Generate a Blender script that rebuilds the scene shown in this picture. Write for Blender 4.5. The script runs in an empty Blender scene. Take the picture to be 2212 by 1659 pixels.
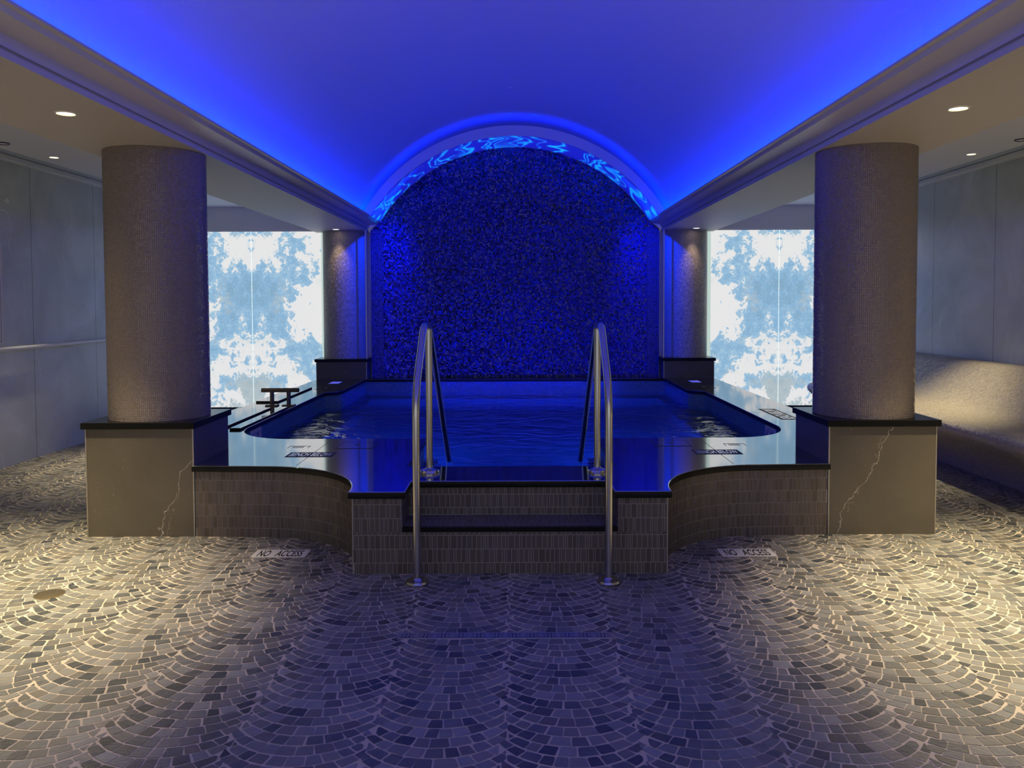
import bpy, bmesh, math, random
from mathutils import Vector, Matrix
random.seed(7)
sc = bpy.context.scene
COL = sc.collection
PI = math.pi
R = math.radians

# ------------------------------------------------------------------ helpers
def link(o):
    COL.objects.link(o); return o

def put(name, me, mat, parent=None, smooth=False):
    if mat is not None:
        me.materials.append(mat)
    if smooth:
        for p in me.polygons: p.use_smooth = True
    o = link(bpy.data.objects.new(name, me))
    if parent is not None: o.parent = parent
    return o

def tag(o, label, cat, group=None, kind=None):
    if label: o['label'] = label
    if cat: o['category'] = cat
    if group: o['group'] = group
    if kind: o['kind'] = kind
    return o

def thing(name, label, cat, loc=(0, 0, 0), rz=0, group=None):
    o = bpy.data.objects.new(name, None)
    o.empty_display_size = 0.1
    o.location = loc; o.rotation_euler = (0, 0, rz)
    link(o); return tag(o, label, cat, group)

class MB:
    """collects geometry for ONE mesh, with uv in metres"""
    def __init__(s):
        s.v = []; s.f = []; s.uv = []; s.col = []; s.hascol = False
    def face(s, pts, uvs=None, c=None):
        i = len(s.v)
        s.v.extend([tuple(p) for p in pts])
        s.f.append(tuple(range(i, i + len(pts))))
        if uvs is None:
            uvs = [(p[0] + p[1], p[2]) for p in pts]
        s.uv.extend(uvs)
        if c is not None: s.hascol = True
        s.col.extend([c or (1, 1, 1, 1)] * len(pts))
    def box(s, x0, x1, y0, y1, z0, z1):
        a = [(x0, y0, z0), (x1, y0, z0), (x1, y1, z0), (x0, y1, z0), (x0, y0, z1), (x1, y0, z1), (x1, y1, z1), (x0, y1, z1)]
        q = lambda *k: [a[i] for i in k]
        s.face(q(0, 3, 2, 1), [(p[0], p[1]) for p in q(0, 3, 2, 1)])
        s.face(q(4, 5, 6, 7), [(p[0], p[1]) for p in q(4, 5, 6, 7)])
        s.face(q(0, 1, 5, 4), [(p[0], p[2]) for p in q(0, 1, 5, 4)])
        s.face(q(2, 3, 7, 6), [(p[0], p[2]) for p in q(2, 3, 7, 6)])
        s.face(q(1, 2, 6, 5), [(p[1], p[2]) for p in q(1, 2, 6, 5)])
        s.face(q(3, 0, 4, 7), [(p[1], p[2]) for p in q(3, 0, 4, 7)])
        return s
    def disc(s, cx, cy, z, r, n=32, up=True):
        p = [(cx + r * math.cos(2 * PI * k / n), cy + r * math.sin(2 * PI * k / n), z) for k in range(n)]
        if not up: p.reverse()
        s.face(p, [(q[0], q[1]) for q in p]); return s
    def lathe(s, cx, cy, prof, n=48, a0=0, a1=2 * PI):
        """prof: list of (r,z) ; outward normals when listed bottom to top"""
        acc = 0; us = [0]
        for k in range(1, len(prof)):
            acc += math.hypot(prof[k][0] - prof[k - 1][0], prof[k][1] - prof[k - 1][1]); us.append(acc)
        for i in range(n):
            t0 = a0 + (a1 - a0) * i / n; t1 = a0 + (a1 - a0) * (i + 1) / n
            for k in range(len(prof) - 1):
                (r0, z0), (r1, z1) = prof[k], prof[k + 1]
                P = [(cx + r0 * math.cos(t0), cy + r0 * math.sin(t0), z0), (cx + r0 * math.cos(t1), cy + r0 * math.sin(t1), z0),
                     (cx + r1 * math.cos(t1), cy + r1 * math.sin(t1), z1), (cx + r1 * math.cos(t0), cy + r1 * math.sin(t0), z1)]
                rr = max(r0, r1)
                U = [(t0 * rr, us[k]), (t1 * rr, us[k]), (t1 * rr, us[k + 1]), (t0 * rr, us[k + 1])]
                if r0 < 1e-6: P = P[1:]; U = U[1:]
                elif r1 < 1e-6: P = P[:3]; U = U[:3]
                s.face(P, U)
        return s
    def extrude_y(s, prof, y0, y1, n=1, flip=False, closed=False):
        """profile in (x,z) swept along y"""
        pr = list(prof) + ([prof[0]] if closed else [])
        acc = 0; us = [0]
        for k in range(1, len(pr)):
            acc += math.hypot(pr[k][0] - pr[k - 1][0], pr[k][1] - pr[k - 1][1]); us.append(acc)
        for j in range(n):
            ya = y0 + (y1 - y0) * j / n; yb = y0 + (y1 - y0) * (j + 1) / n
            for k in range(len(pr) - 1):
                P = [(pr[k][0], ya, pr[k][1]), (pr[k][0], yb, pr[k][1]), (pr[k + 1][0], yb, pr[k + 1][1]), (pr[k + 1][0], ya, pr[k + 1][1])]
                U = [(ya, us[k]), (yb, us[k]), (yb, us[k + 1]), (ya, us[k + 1])]
                if flip: P.reverse(); U.reverse()
                s.face(P, U)
        return s
    def wall(s, path, z0, z1, n=1):
        """vertical sheet on an xy path"""
        acc = 0
        for k in range(len(path) - 1):
            a, b = path[k], path[k + 1]
            L = math.hypot(b[0] - a[0], b[1] - a[1])
            s.face([(a[0], a[1], z0), (b[0], b[1], z0), (b[0], b[1], z1), (a[0], a[1], z1)],
                   [(acc, z0), (acc + L, z0), (acc + L, z1), (acc, z1)])
            acc += L
        return s
    def tube(s, pts, r, n=14, caps=True):
        pts = [Vector(p) for p in pts]
        rings = []; up = None
        for i, p in enumerate(pts):
            if i == 0: d = pts[1] - p
            elif i == len(pts) - 1: d = p - pts[i - 1]
            else: d = (pts[i + 1] - p).normalized() + (p - pts[i - 1]).normalized()
            d.normalize()
            if up is None:
                up = Vector((1, 0, 0)) if abs(d.x) < 0.9 else Vector((0, 0, 1))
            a = (up - d * up.dot(d)).normalized(); b = d.cross(a); up = a
            rings.append([p + a * (r * math.cos(2 * PI * k / n)) + b * (r * math.sin(2 * PI * k / n)) for k in range(n)])
        for i in range(len(rings) - 1):
            for k in range(n):
                k2 = (k + 1) % n
                s.face([rings[i][k], rings[i][k2], rings[i + 1][k2], rings[i + 1][k]])
        if caps:
            s.face(list(reversed(rings[0]))); s.face(rings[-1])
        return s
    def mesh(s, name, merge=True):
        me = bpy.data.meshes.new(name)
        me.from_pydata(s.v, [], s.f)
        uvl = me.uv_layers.new(name='UVMap')
        uvl.data.foreach_set('uv', [c for uv in s.uv for c in uv])
        if s.hascol:
            ca = me.color_attributes.new('tint', 'FLOAT_COLOR', 'CORNER')
            ca.data.foreach_set('color', [c for q in s.col for c in q])
        if merge:
            bm = bmesh.new(); bm.from_mesh(me)
            bmesh.ops.remove_doubles(bm, verts=bm.verts, dist=1e-5)
            bm.to_mesh(me); bm.free()
        me.update()
        return me
    def build(s, name, mat, parent=None, smooth=False, merge=True, bevel=0, auto=None):
        me = s.mesh(name, merge)
        o = put(name, me, mat, parent, smooth)
        if auto is not None:
            sharp_by_angle(me, auto)
        if bevel:
            m = o.modifiers.new('Bevel', 'BEVEL'); m.width = bevel; m.segments = 2; m.limit_method = 'ANGLE'
        return o

def sharp_by_angle(me, deg):
    bm = bmesh.new(); bm.from_mesh(me)
    for f in bm.faces: f.smooth = True
    for e in bm.edges:
        if len(e.link_faces) == 2 and e.calc_face_angle(0) > R(deg): e.smooth = False
    bm.to_mesh(me); bm.free()

def struct(o):
    o['kind'] = 'structure'; return o

def arc(cx, cy, r, a0, a1, n):
    return [(cx + r * math.cos(R(a0 + (a1 - a0) * k / n)), cy + r * math.sin(R(a0 + (a1 - a0) * k / n))) for k in range(n + 1)]

def offset(path, d):
    """shift an open xy path by d to its left"""
    out = []
    for i, p in enumerate(path):
        ns = []
        for a, b in ((i - 1, i), (i, i + 1)):
            if a < 0 or b >= len(path): continue
            v = Vector((path[b][0] - path[a][0], path[b][1] - path[a][1])).normalized()
            ns.append(Vector((-v.y, v.x)))
        n = ns[0] if len(ns) == 1 else (ns[0] + ns[1]).normalized()
        k = 1 / max(0.4, n.dot(ns[0]))
        out.append((p[0] + n.x * d * k, p[1] + n.y * d * k))
    return out

def slab_from_outlines(name, outlines, z0, z1, mat, parent, bevel=0.006):
    """2D outlines (first outer, others holes) -> solid slab"""
    cu = bpy.data.curves.new(name + '_c', 'CURVE'); cu.dimensions = '2D'; cu.fill_mode = 'BOTH'
    cu.extrude = (z1 - z0) / 2 - bevel; cu.bevel_depth = bevel; cu.bevel_resolution = 2
    cu.offset = -bevel
    for ol in outlines:
        sp = cu.splines.new('POLY'); sp.points.add(len(ol) - 1)
        for k, p in enumerate(ol): sp.points[k].co = (p[0], p[1], 0, 1)
        sp.use_cyclic_u = True
    tmp = bpy.data.objects.new('tmp', cu)
    me = bpy.data.meshes.new_from_object(tmp)
    bpy.data.objects.remove(tmp); bpy.data.curves.remove(cu)
    me.transform(Matrix.Translation((0, 0, (z0 + z1) / 2)))
    me.materials.clear(); me.name = name
    o = put(name, me, mat, parent)
    sharp_by_angle(me, 40)
    return o

def text_mesh(name, txt, w, h, mat, parent, M, depth=0.0006, bold=0.0, space=1.0):
    """lettering exactly w x h, centred, laid in local xy and moved by matrix M"""
    cu = bpy.data.curves.new(name, 'FONT'); cu.body = txt; cu.align_x = 'LEFT'
    cu.offset = bold; cu.extrude = 0.0; cu.space_character = space
    tmp = bpy.data.objects.new('tmp', cu)
    me = bpy.data.meshes.new_from_object(tmp)
    bpy.data.objects.remove(tmp); bpy.data.curves.remove(cu)
    xs = [v.co.x for v in me.vertices]; ys = [v.co.y for v in me.vertices]
    cx, cy = (min(xs) + max(xs)) / 2, (min(ys) + max(ys)) / 2
    sx, sy = w / (max(xs) - min(xs)), h / (max(ys) - min(ys))
    me.transform(Matrix.Diagonal((sx, sy, 1, 1)) @ Matrix.Translation((-cx, -cy, 0)))
    me.transform(M @ Matrix.Translation((0, 0, depth)))
    me.materials.clear(); me.name = name
    return put(name, me, mat, parent)

# ------------------------------------------------------------------ materials
class NT:
    def __init__(s, name):
        s.m = bpy.data.materials.new(name); s.m.use_nodes = True
        s.t = s.m.node_tree; s.t.nodes.clear()
        s.out = s.n('ShaderNodeOutputMaterial')
    def n(s, k, **kw):
        nd = s.t.nodes.new(k)
        for a, b in kw.items(): setattr(nd, a, b)
        return nd
    def l(s, a, b): s.t.links.new(a, b); return b
    def val(s, sock, v):
        if isinstance(v, bpy.types.NodeSocket): s.l(v, sock)
        else: sock.default_value = v
    def math(s, op, a, b=0.0, c=None, clamp=False):
        nd = s.n('ShaderNodeMath', operation=op); nd.use_clamp = clamp
        s.val(nd.inputs[0], a); s.val(nd.inputs[1], b)
        if c is not None: s.val(nd.inputs[2], c)
        return nd.outputs[0]
    def vmath(s, op, a, b=(0, 0, 0), sc=None):
        nd = s.n('ShaderNodeVectorMath', operation=op)
        s.val(nd.inputs[0], a); s.val(nd.inputs[1], b)
        if sc is not None: s.val(nd.inputs['Scale'], sc)
        return nd.outputs[0]
    def mix(s, f, a, b, blend='MIX'):
        nd = s.n('ShaderNodeMix', data_type='RGBA', blend_type=blend)
        s.val(nd.inputs[0], f); s.val(nd.inputs[6], a); s.val(nd.inputs[7], b)
        return nd.outputs[2]
    def noise(s, vec, scale, detail=3, rough=0.5, dist=0.0, dim='3D'):
        nd = s.n('ShaderNodeTexNoise', noise_dimensions=dim)
        if vec is not None: s.l(vec, nd.inputs['Vector'])
        nd.inputs['Scale'].default_value = scale; nd.inputs['Detail'].default_value = detail
        nd.inputs['Roughness'].default_value = rough; nd.inputs['Distortion'].default_value = dist
        return nd
    def ramp(s, f, stops, interp='LINEAR'):
        nd = s.n('ShaderNodeValToRGB'); nd.color_ramp.interpolation = interp
        el = nd.color_ramp.elements
        while len(el) < len(stops): el.new(0.5)
        for e, (p, c) in zip(el, stops):
            e.position = p; e.color = c if len(c) == 4 else (*c, 1)
        s.l(f, nd.inputs[0]); return nd.outputs[0]
    def bsdf(s, color, rough=0.5, metal=0.0, normal=None, **kw):
        b = s.n('ShaderNodeBsdfPrincipled')
        if not isinstance(color, bpy.types.NodeSocket): color = (*color[:3], 1)
        s.val(b.inputs['Base Color'], color); s.val(b.inputs['Roughness'], rough); s.val(b.inputs['Metallic'], metal)
        if normal is not None: s.l(normal, b.inputs['Normal'])
        for k, v in kw.items(): s.val(b.inputs[k.replace('_', ' ')], v)
        s.l(b.outputs[0], s.out.inputs['Surface']); return b
    def obj(s): return s.n('ShaderNodeTexCoord').outputs['Object']
    def uv(s): return s.n('ShaderNodeTexCoord').outputs['UV']
    def bump(s, h, dist=0.01, strength=1.0):
        nd = s.n('ShaderNodeBump'); nd.inputs['Distance'].default_value = dist; nd.inputs['Strength'].default_value = strength
        s.l(h, nd.inputs['Height']); return nd.outputs[0]

def M_plain(name, color, rough=0.5, metal=0.0, var=0.06, **kw):
    t = NT(name)
    n = t.noise(t.obj(), 6, 4)
    f = t.math('MULTIPLY_ADD', n.outputs[0], 2 * var, 1 - var)
    c = t.vmath('SCALE', (*color,), sc=f)
    t.bsdf(c, rough, metal, **kw); return t.m

def M_paint(name, color, rough=0.6):
    t = NT(name)
    n = t.noise(t.obj(), 90, 2)
    c = t.mix(t.math('MULTIPLY', n.outputs[0], 0.06), (*color, 1), (color[0] * .6, color[1] * .6, color[2] * .6, 1))
    t.bsdf(c, rough, normal=t.bump(n.outputs[0], 0.0006)); return t.m

def M_mosaic(name, size, color, grout, rough=0.2, tilt=0.12, var=0.25, gw=0.09, spec=0.5, irregular=0.0, bumpd=0.0008):
    """small tesserae in UV metres: each tile has its own tone and its own slight tilt"""
    t = NT(name)
    uv = t.uv()
    if irregular:
        nz = t.noise(uv, 1.0 / size * 0.45, 1)
        uv = t.vmath('ADD', uv, t.vmath('SCALE', t.vmath('SUBTRACT', nz.outputs['Color'], (0.5, 0.5, 0.5)), sc=size * irregular))
    q = t.vmath('SCALE', uv, sc=1.0 / size)
    cell = t.vmath('FLOOR', q)
    fr = t.vmath('FRACTION', q)
    wn = t.n('ShaderNodeTexWhiteNoise', noise_dimensions='2D'); t.l(cell, wn.inputs['Vector'])
    sep = t.n('ShaderNodeSeparateXYZ'); t.l(fr, sep.inputs[0])
    ex = t.math('MINIMUM', sep.outputs[0], t.math('SUBTRACT', 1.0, sep.outputs[0]))
    ey = t.math('MINIMUM', sep.outputs[1], t.math('SUBTRACT', 1.0, sep.outputs[1]))
    e = t.math('MINIMUM', ex, ey)
    mask = t.math('MULTIPLY', t.math('SUBTRACT', e, gw * 0.5), 1.0 / (gw * 0.5), clamp=True)
    tone = t.math('MULTIPLY_ADD', wn.outputs['Value'], 2 * var, 1 - var)
    tile = t.vmath('SCALE', (*color,), sc=tone)
    c = t.mix(mask, (*grout, 1), tile)
    rg = t.math('MULTIPLY_ADD', mask, rough - 0.8, 0.8)
    # per-tile tilt
    geo = t.n('ShaderNodeNewGeometry')
    b = t.bump(mask, bumpd)
    off = t.vmath('SCALE', t.vmath('SUBTRACT', wn.outputs['Color'], (0.5, 0.5, 0.5)), sc=tilt)
    nrm = t.vmath('NORMALIZE', t.vmath('ADD', b, off))
    t.bsdf(c, rg, normal=nrm, Specular_IOR_Level=spec)
    return t.m

def M_vertex_tile(name, dark, light, rough=0.45, scale=14, bumpd=0.0015, spec=0.4):
    t = NT(name)
    at = t.n('ShaderNodeAttribute', attribute_name='tint')
    n = t.noise(t.obj(), scale, 5, 0.6, 0.6)
    sep = t.n('ShaderNodeSeparateColor'); t.l(at.outputs['Color'], sep.inputs[0])
    f = t.math('ADD', sep.outputs[0], t.math('MULTIPLY', t.math('SUBTRACT', n.outputs[0], 0.5), 0.55), clamp=True)
    c = t.mix(f, (*dark, 1), (*light, 1))
    warm = t.mix(t.math('MULTIPLY', sep.outputs[1], 0.5), c, (light[0] * .9, light[1] * .78, light[2] * .62, 1))
    n2 = t.noise(t.obj(), 60, 3)
    t.bsdf(warm, rough, normal=t.bump(n2.outputs[0], bumpd), Specular_IOR_Level=spec)
    return t.m

def M_marble(name, base, dark, vein, x0=None, k=0.47, axis='X', rough=0.35, lines=0.0):
    """honed stone; cloudy, fine veins; optional one bold vein running up a front face"""
    t = NT(name)
    o = t.obj()
    n = t.noise(o, 1.3, 6, 0.55, 0.8)
    c = t.mix(t.math('MULTIPLY_ADD', n.outputs[0], 2.6, -0.8, clamp=True), (*dark, 1), (*base, 1))
    sp = t.noise(o, 55, 3, 0.7)
    c = t.mix(t.math('MULTIPLY', t.math('GREATER_THAN', sp.outputs[0], 0.69), 0.25), c, (*vein, 1))
    sep = t.n('ShaderNodeSeparateXYZ'); t.l(o, sep.inputs[0])
    wob = t.noise(o, 5.5, 5, 0.6)
    if lines:
        # faint thin veins leaning across large wall panels
        u = t.math('ADD', sep.outputs[1], t.math('MULTIPLY', sep.outputs[2], 0.33))
        u = t.math('ADD', u, t.math('MULTIPLY', t.noise(o, 1.1, 3).outputs[0], 1.3))
        fr = t.math('FRACT', t.math('MULTIPLY', u, 0.95))
        d = t.math('ABSOLUTE', t.math('SUBTRACT', fr, 0.5))
        w = t.noise(o, 0.9, 2)
        on = t.math('MULTIPLY', t.math('SUBTRACT', w.outputs[0], 0.42), 9, clamp=True)
        m = t.math('MULTIPLY', t.math('SUBTRACT', 1.0, t.math('MULTIPLY', d, 210), clamp=True), on)
        c = t.mix(t.math('MULTIPLY', m, lines), c, (*vein, 1))
    if x0 is not None:
        gn = t.n('ShaderNodeNewGeometry'); sn = t.n('ShaderNodeSeparateXYZ'); t.l(gn.outputs['True Normal'], sn.inputs[0])
        front = t.math('GREATER_THAN', t.math('ABSOLUTE', sn.outputs[1]), 0.7)
        u = t.math('SUBTRACT', t.math('SUBTRACT', sep.outputs[0], x0), t.math('MULTIPLY', sep.outputs[2], k))
        u = t.math('ADD', u, t.math('MULTIPLY', t.math('SUBTRACT', wob.outputs[0], 0.5), 0.22))
        d = t.math('ABSOLUTE', u)
        m = t.math('SUBTRACT', 1.0, t.math('MULTIPLY', d, 330), clamp=True)
        u2 = t.math('ABSOLUTE', t.math('ADD', t.math('ADD', u, -0.05), t.math('MULTIPLY', sep.outputs[2], 0.12)))
        m2 = t.math('MULTIPLY', t.math('SUBTRACT', 1.0, t.math('MULTIPLY', u2, 500), clamp=True), t.math('GREATER_THAN', t.noise(o, 7, 2).outputs[0], 0.52))
        c = t.mix(t.math('MULTIPLY', front, t.math('MAXIMUM', m, t.math('MULTIPLY', m2, 0.5))), c, (*vein, 1))
    if lines:
        # panel joints every 1.17 m
        fj = t.math('FRACT', t.math('DIVIDE', t.math('SUBTRACT', sep.outputs[1], 7.93 - 11.7), 1.17))
        dj = t.math('MINIMUM', fj, t.math('SUBTRACT', 1.0, fj))
        c = t.mix(t.math('LESS_THAN', dj, 0.0026), c, (0.03, 0.03, 0.035, 1))
    t.bsdf(c, rough, normal=t.bump(n.outputs[0], 0.001)); return t.m

def M_emit(name, color, strength):
    t = NT(name)
    e = t.n('ShaderNodeEmission'); e.inputs[0].default_value = (*color, 1); e.inputs[1].default_value = strength
    t.l(e.outputs[0], t.out.inputs['Surface']); return t.m

def M_onyx(name, strength):
    """backlit bookmatched onyx behind glass; local x is measured from the seam"""
    t = NT(name)
    sep = t.n('ShaderNodeSeparateXYZ'); t.l(t.obj(), sep.inputs[0])
    ax = t.math('ABSOLUTE', sep.outputs[0])
    cmb = t.n('ShaderNodeCombineXYZ'); t.l(ax, cmb.inputs[0]); t.l(sep.outputs[2], cmb.inputs[2]); cmb.inputs[1].default_value = 5.3
    v0 = cmb.outputs[0]
    wp = t.noise(v0, 7, 4, 0.6)
    v = t.vmath('ADD', v0, t.vmath('SCALE', t.vmath('SUBTRACT', wp.outputs['Color'], (0.5, 0.5, 0.5)), sc=0.16))
    big = t.noise(v0, 1.25, 2, 0.5, 0.3)
    med = t.noise(v, 4.2, 8, 0.68)
    vor = t.n('ShaderNodeTexVoronoi', feature='F1'); t.l(v, vor.inputs['Vector']); vor.inputs['Scale'].default_value = 8.5
    vo2 = t.n('ShaderNodeTexVoronoi', feature='F1'); t.l(v, vo2.inputs['Vector']); vo2.inputs['Scale'].default_value = 24
    seam = t.math('MULTIPLY', t.math('SUBTRACT', 1.0, t.math('MULTIPLY', ax, 1.5), clamp=True), 0.20)
    f = t.math('SUBTRACT', t.math('MULTIPLY_ADD', big.outputs[0], 1.1, -0.022), seam)
    f = t.math('ADD', f, t.math('MULTIPLY', t.math('SUBTRACT', med.outputs[0], 0.5), 0.80))
    f = t.math('ADD', f, t.math('MULTIPLY', t.math('SUBTRACT', vor.outputs['Distance'], 0.38), 0.26))
    f = t.math('ADD', f, t.math('MULTIPLY', t.math('SUBTRACT', vo2.outputs['Distance'], 0.38), 0.16))
    fine = t.noise(v, 42, 5, 0.75)
    body = t.ramp(t.math('ADD', t.math('MULTIPLY', f, 0.55), t.math('MULTIPLY', fine.outputs[0], 0.42)),
                  [(0.26, (0.27, 0.48, 0.66)), (0.41, (0.31, 0.57, 0.84)), (0.48, (0.42, 0.68, 0.91)), (0.54, (0.62, 0.84, 0.96)), (0.61, (0.88, 0.97, 1.0))])
    hue = t.noise(t.vmath('ADD', v, (7, 1, 2)), 2.6, 6, 0.7)
    low = t.math('SUBTRACT', 1.0, t.math('MULTIPLY', sep.outputs[2], 1.5), clamp=True)
    axc = t.math('SUBTRACT', 1.0, t.math('MULTIPLY', ax, 1.2), clamp=True)
    tan_m = t.math('MULTIPLY', t.math('SUBTRACT', t.math('ADD', hue.outputs[0], t.math('MULTIPLY', low, t.math('MULTIPLY', axc, 0.4))), 0.585), 9, clamp=True)
    body = t.mix(t.math('MULTIPLY', tan_m, 0.62), body, (0.66, 0.68, 0.60, 1))
    sk = t.noise(v, 75, 3, 0.8)
    body = t.mix(t.math('MULTIPLY', t.math('SUBTRACT', sk.outputs[0], 0.59), 8, clamp=True), body, (0.95, 0.98, 1, 1))
    dk = t.noise(t.vmath('ADD', v, (3, 3, 3)), 17, 6, 0.8)
    body = t.mix(t.math('MULTIPLY', t.math('SUBTRACT', dk.outputs[0], 0.63), 7, clamp=True), body, (0.40, 0.40, 0.36, 1))
    wmask = t.math('MULTIPLY', t.math('SUBTRACT', f, 0.50), 26, clamp=True)
    rim = t.math('SUBTRACT', 1.0, t.math('MULTIPLY', t.math('ABSOLUTE', t.math('SUBTRACT', f, 0.492)), 90), clamp=True)
    body = t.mix(t.math('MULTIPLY', rim, 0.5), body, (0.28, 0.50, 0.68, 1))
    wisp = t.noise(v, 2.4, 6, 0.7)
    white = t.mix(t.math('MULTIPLY', t.math('SUBTRACT', wisp.outputs[0], 0.57), 4, clamp=True), (1, 1, 1, 1), (0.80, 0.88, 0.90, 1))
    col = t.mix(wmask, body, white)
    p = t.bsdf((0.05, 0.06, 0.06), 0.08)
    t.l(col, p.inputs['Emission Color']); p.inputs['Emission Strength'].default_value = strength
    return t.m

m_black = None
def M_granite(name, rough=0.13, base=0.008, ior=1.6):
    t = NT(name)
    n = t.noise(t.obj(), 2.2, 6, 0.6, 0.7)
    sp = t.noise(t.obj(), 240, 2, 0.7)
    c = t.ramp(t.math('ADD', n.outputs[0], t.math('MULTIPLY', sp.outputs[0], 0.15)), [(0.35, (base * .6, base * .6, base * .62)), (0.75, (base * 1.7, base * 1.7, base * 1.8))])
    r = t.math('MULTIPLY_ADD', n.outputs[0], 0.10, rough - 0.05)
    g_ = t.n('ShaderNodeNewGeometry'); sz = t.n('ShaderNodeSeparateXYZ'); t.l(g_.outputs['True Normal'], sz.inputs[0])
    top = t.math('GREATER_THAN', sz.outputs[2], 0.7)
    t.bsdf(c, t.math('ADD', r, t.math('MULTIPLY', t.math('SUBTRACT', 1.0, top), 0.25)), IOR=t.math('MULTIPLY_ADD', top, ior - 1.25, 1.25)); return t.m

MT = {}
MT['granite'] = M_granite('black_honed_stone', 0.08, ior=9.0)
MT['granite_cap'] = M_granite('black_stone_cap', 0.25, base=.004, ior=1.5)
MT['vault'] = M_paint('vault_plaster', (0.56, 0.57, 0.60), 0.7)
MT['white'] = M_paint('ceiling_paint', (0.86, 0.88, 0.90), 0.55)
MT['cream'] = M_paint('soffit_paint', (0.54, 0.50, 0.46), 0.5)
MT['mould'] = M_paint('cove_paint', (0.60, 0.57, 0.56), 0.33)
MT['slot'] = M_paint('slot_paint', (0.46, 0.54, 0.60), 0.5)
MT['fascia'] = M_paint('fascia_paint', (0.78, 0.77, 0.80), 0.6)
MT['grout'] = M_plain('floor_grout', (0.55, 0.47, 0.38), 0.8)
MT['cobble'] = M_vertex_tile('floor_stone', (0.045, 0.052, 0.064), (0.27, 0.27, 0.265), 0.42, 22)
MT['wgrout'] = M_plain('tile_grout', (0.42, 0.38, 0.36), 0.8)
MT['wtile'] = M_vertex_tile('surround_tile', (0.088, 0.068, 0.058), (0.150, 0.120, 0.102), 0.38, 10, 0.0008)
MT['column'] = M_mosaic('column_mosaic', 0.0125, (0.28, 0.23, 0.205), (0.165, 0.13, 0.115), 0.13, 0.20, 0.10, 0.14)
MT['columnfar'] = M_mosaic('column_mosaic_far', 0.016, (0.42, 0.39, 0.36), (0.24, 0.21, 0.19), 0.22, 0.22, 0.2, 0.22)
MT['bench'] = M_mosaic('bench_mosaic', 0.016, (0.50, 0.46, 0.40), (0.24, 0.21, 0.18), 0.13, 0.30, 0.15, 0.16)
MT['glitter'] = M_mosaic('glitter_mosaic', 0.023, (0.02, 0.022, 0.25), (0.003, 0.003, 0.025), 0.16, 0.55, 0.9, 0.10, irregular=1.6)
MT['glitter_edge'] = M_mosaic('edge_mosaic', 0.024, (0.05, 0.06, 0.34), (0.008, 0.01, 0.05), 0.2, 0.2, 0.4, 0.25)
MT['pooltile'] = M_mosaic('pool_mosaic', 0.026, (0.07, 0.16, 0.26), (0.16, 0.29, 0.40), 0.15, 0.05, 0.25, 0.13)
MT['basin'] = M_mosaic('basin_mosaic', 0.030, (0.20, 0.30, 0.50), (0.24, 0.36, 0.55), 0.3, 0.03, 0.2, 0.1)
MT['nosing'] = M_mosaic('nosing_mosaic', 0.025, (0.55, 0.62, 0.62), (0.05, 0.08, 0.10), 0.2, 0.05, 0.1, 0.3)
MT['steel'] = M_plain('brushed_steel', (0.56, 0.53, 0.50), 0.20, 1.0, 0.03)
MT['bronze'] = M_plain('dark_bronze', (0.09, 0.075, 0.07), 0.35, 0.8)
MT['brass'] = M_plain('aged_brass', (0.40, 0.33, 0.20), 0.32, 0.9, 0.2)
MT['trimmetal'] = M_plain('trim_metal', (0.42, 0.38, 0.34), 0.35, 0.7)
MT['black'] = M_plain('black_rubber', (0.012, 0.012, 0.014), 0.5)
MT['signwhite'] = M_plain('sign_white', (0.66, 0.64, 0.60), 0.5)
MT['signgrey'] = M_plain('sign_grey', (0.075, 0.08, 0.09), 0.75, Specular_IOR_Level=0.1)
MT['signgloss'] = M_plain('sign_gloss_white', (0.70, 0.72, 0.72), 0.12, IOR=2.2)
MT['signblue'] = M_plain('sign_blue', (0.02, 0.03, 0.22), 0.4)
MT['handrail'] = M_plain('handrail_white', (0.72, 0.74, 0.74), 0.3)
MT['wallL'] = M_marble('wall_stone', (0.58, 0.64, 0.63), (0.38, 0.43, 0.43), (0.95, 0.97, 0.97), rough=0.33, lines=0.5)
MT['plinthL'] = M_marble('plinth_stone', (0.135, 0.115, 0.09), (0.095, 0.08, 0.062), (0.55, 0.50, 0.44), x0=0.10, k=0.46)
MT['plinthR'] = M_marble('plinth_stone_b', (0.135, 0.115, 0.09), (0.095, 0.08, 0.062), (0.55, 0.50, 0.44), x0=-0.29, k=0.49)
MT['plinthF'] = M_marble('plinth_stone_c', (0.06, 0.056, 0.055), (0.04, 0.038, 0.038), (0.20, 0.18, 0.17), x0=-0.02, k=0.9)
MT['onyx'] = M_onyx('backlit_onyx', 0.78)
MT['ledblue'] = M_emit('blue_led', (0.0, 0.012, 1.0), 26)
MT['lamp'] = M_emit('warm_lamp', (1.0, 0.78, 0.42), 9)
MT['lampfar'] = M_emit('warm_lamp_small', (1.0, 0.82, 0.6), 9)
MT['seamlight'] = M_emit('seam_glow', (0.80, 0.95, 0.90), 1.2)

MT['edgeglow'] = M_emit('edge_glow', (0.62, 0.80, 0.74), .8)
def M_water():
    t = NT('pool_water')
    o = t.obj()
    mp = t.n('ShaderNodeMapping'); t.l(o, mp.inputs[0]); mp.inputs['Scale'].default_value = (0.75, 1.1, 1)
    n1 = t.noise(mp.outputs[0], 3.2, 3, 0.5, 1.2)
    n2 = t.noise(mp.outputs[0], 11, 2, 0.5, 0.6)
    h = t.math('ADD', n1.outputs[0], t.math('MULTIPLY', n2.outputs[0], 0.22))
    b = t.bump(h, 0.046)
    t.bsdf((0.55, 0.75, 1.0), 0.02, normal=b, Transmission_Weight=1.0, IOR=1.5)
    return t.m
MT['water'] = M_water()

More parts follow.
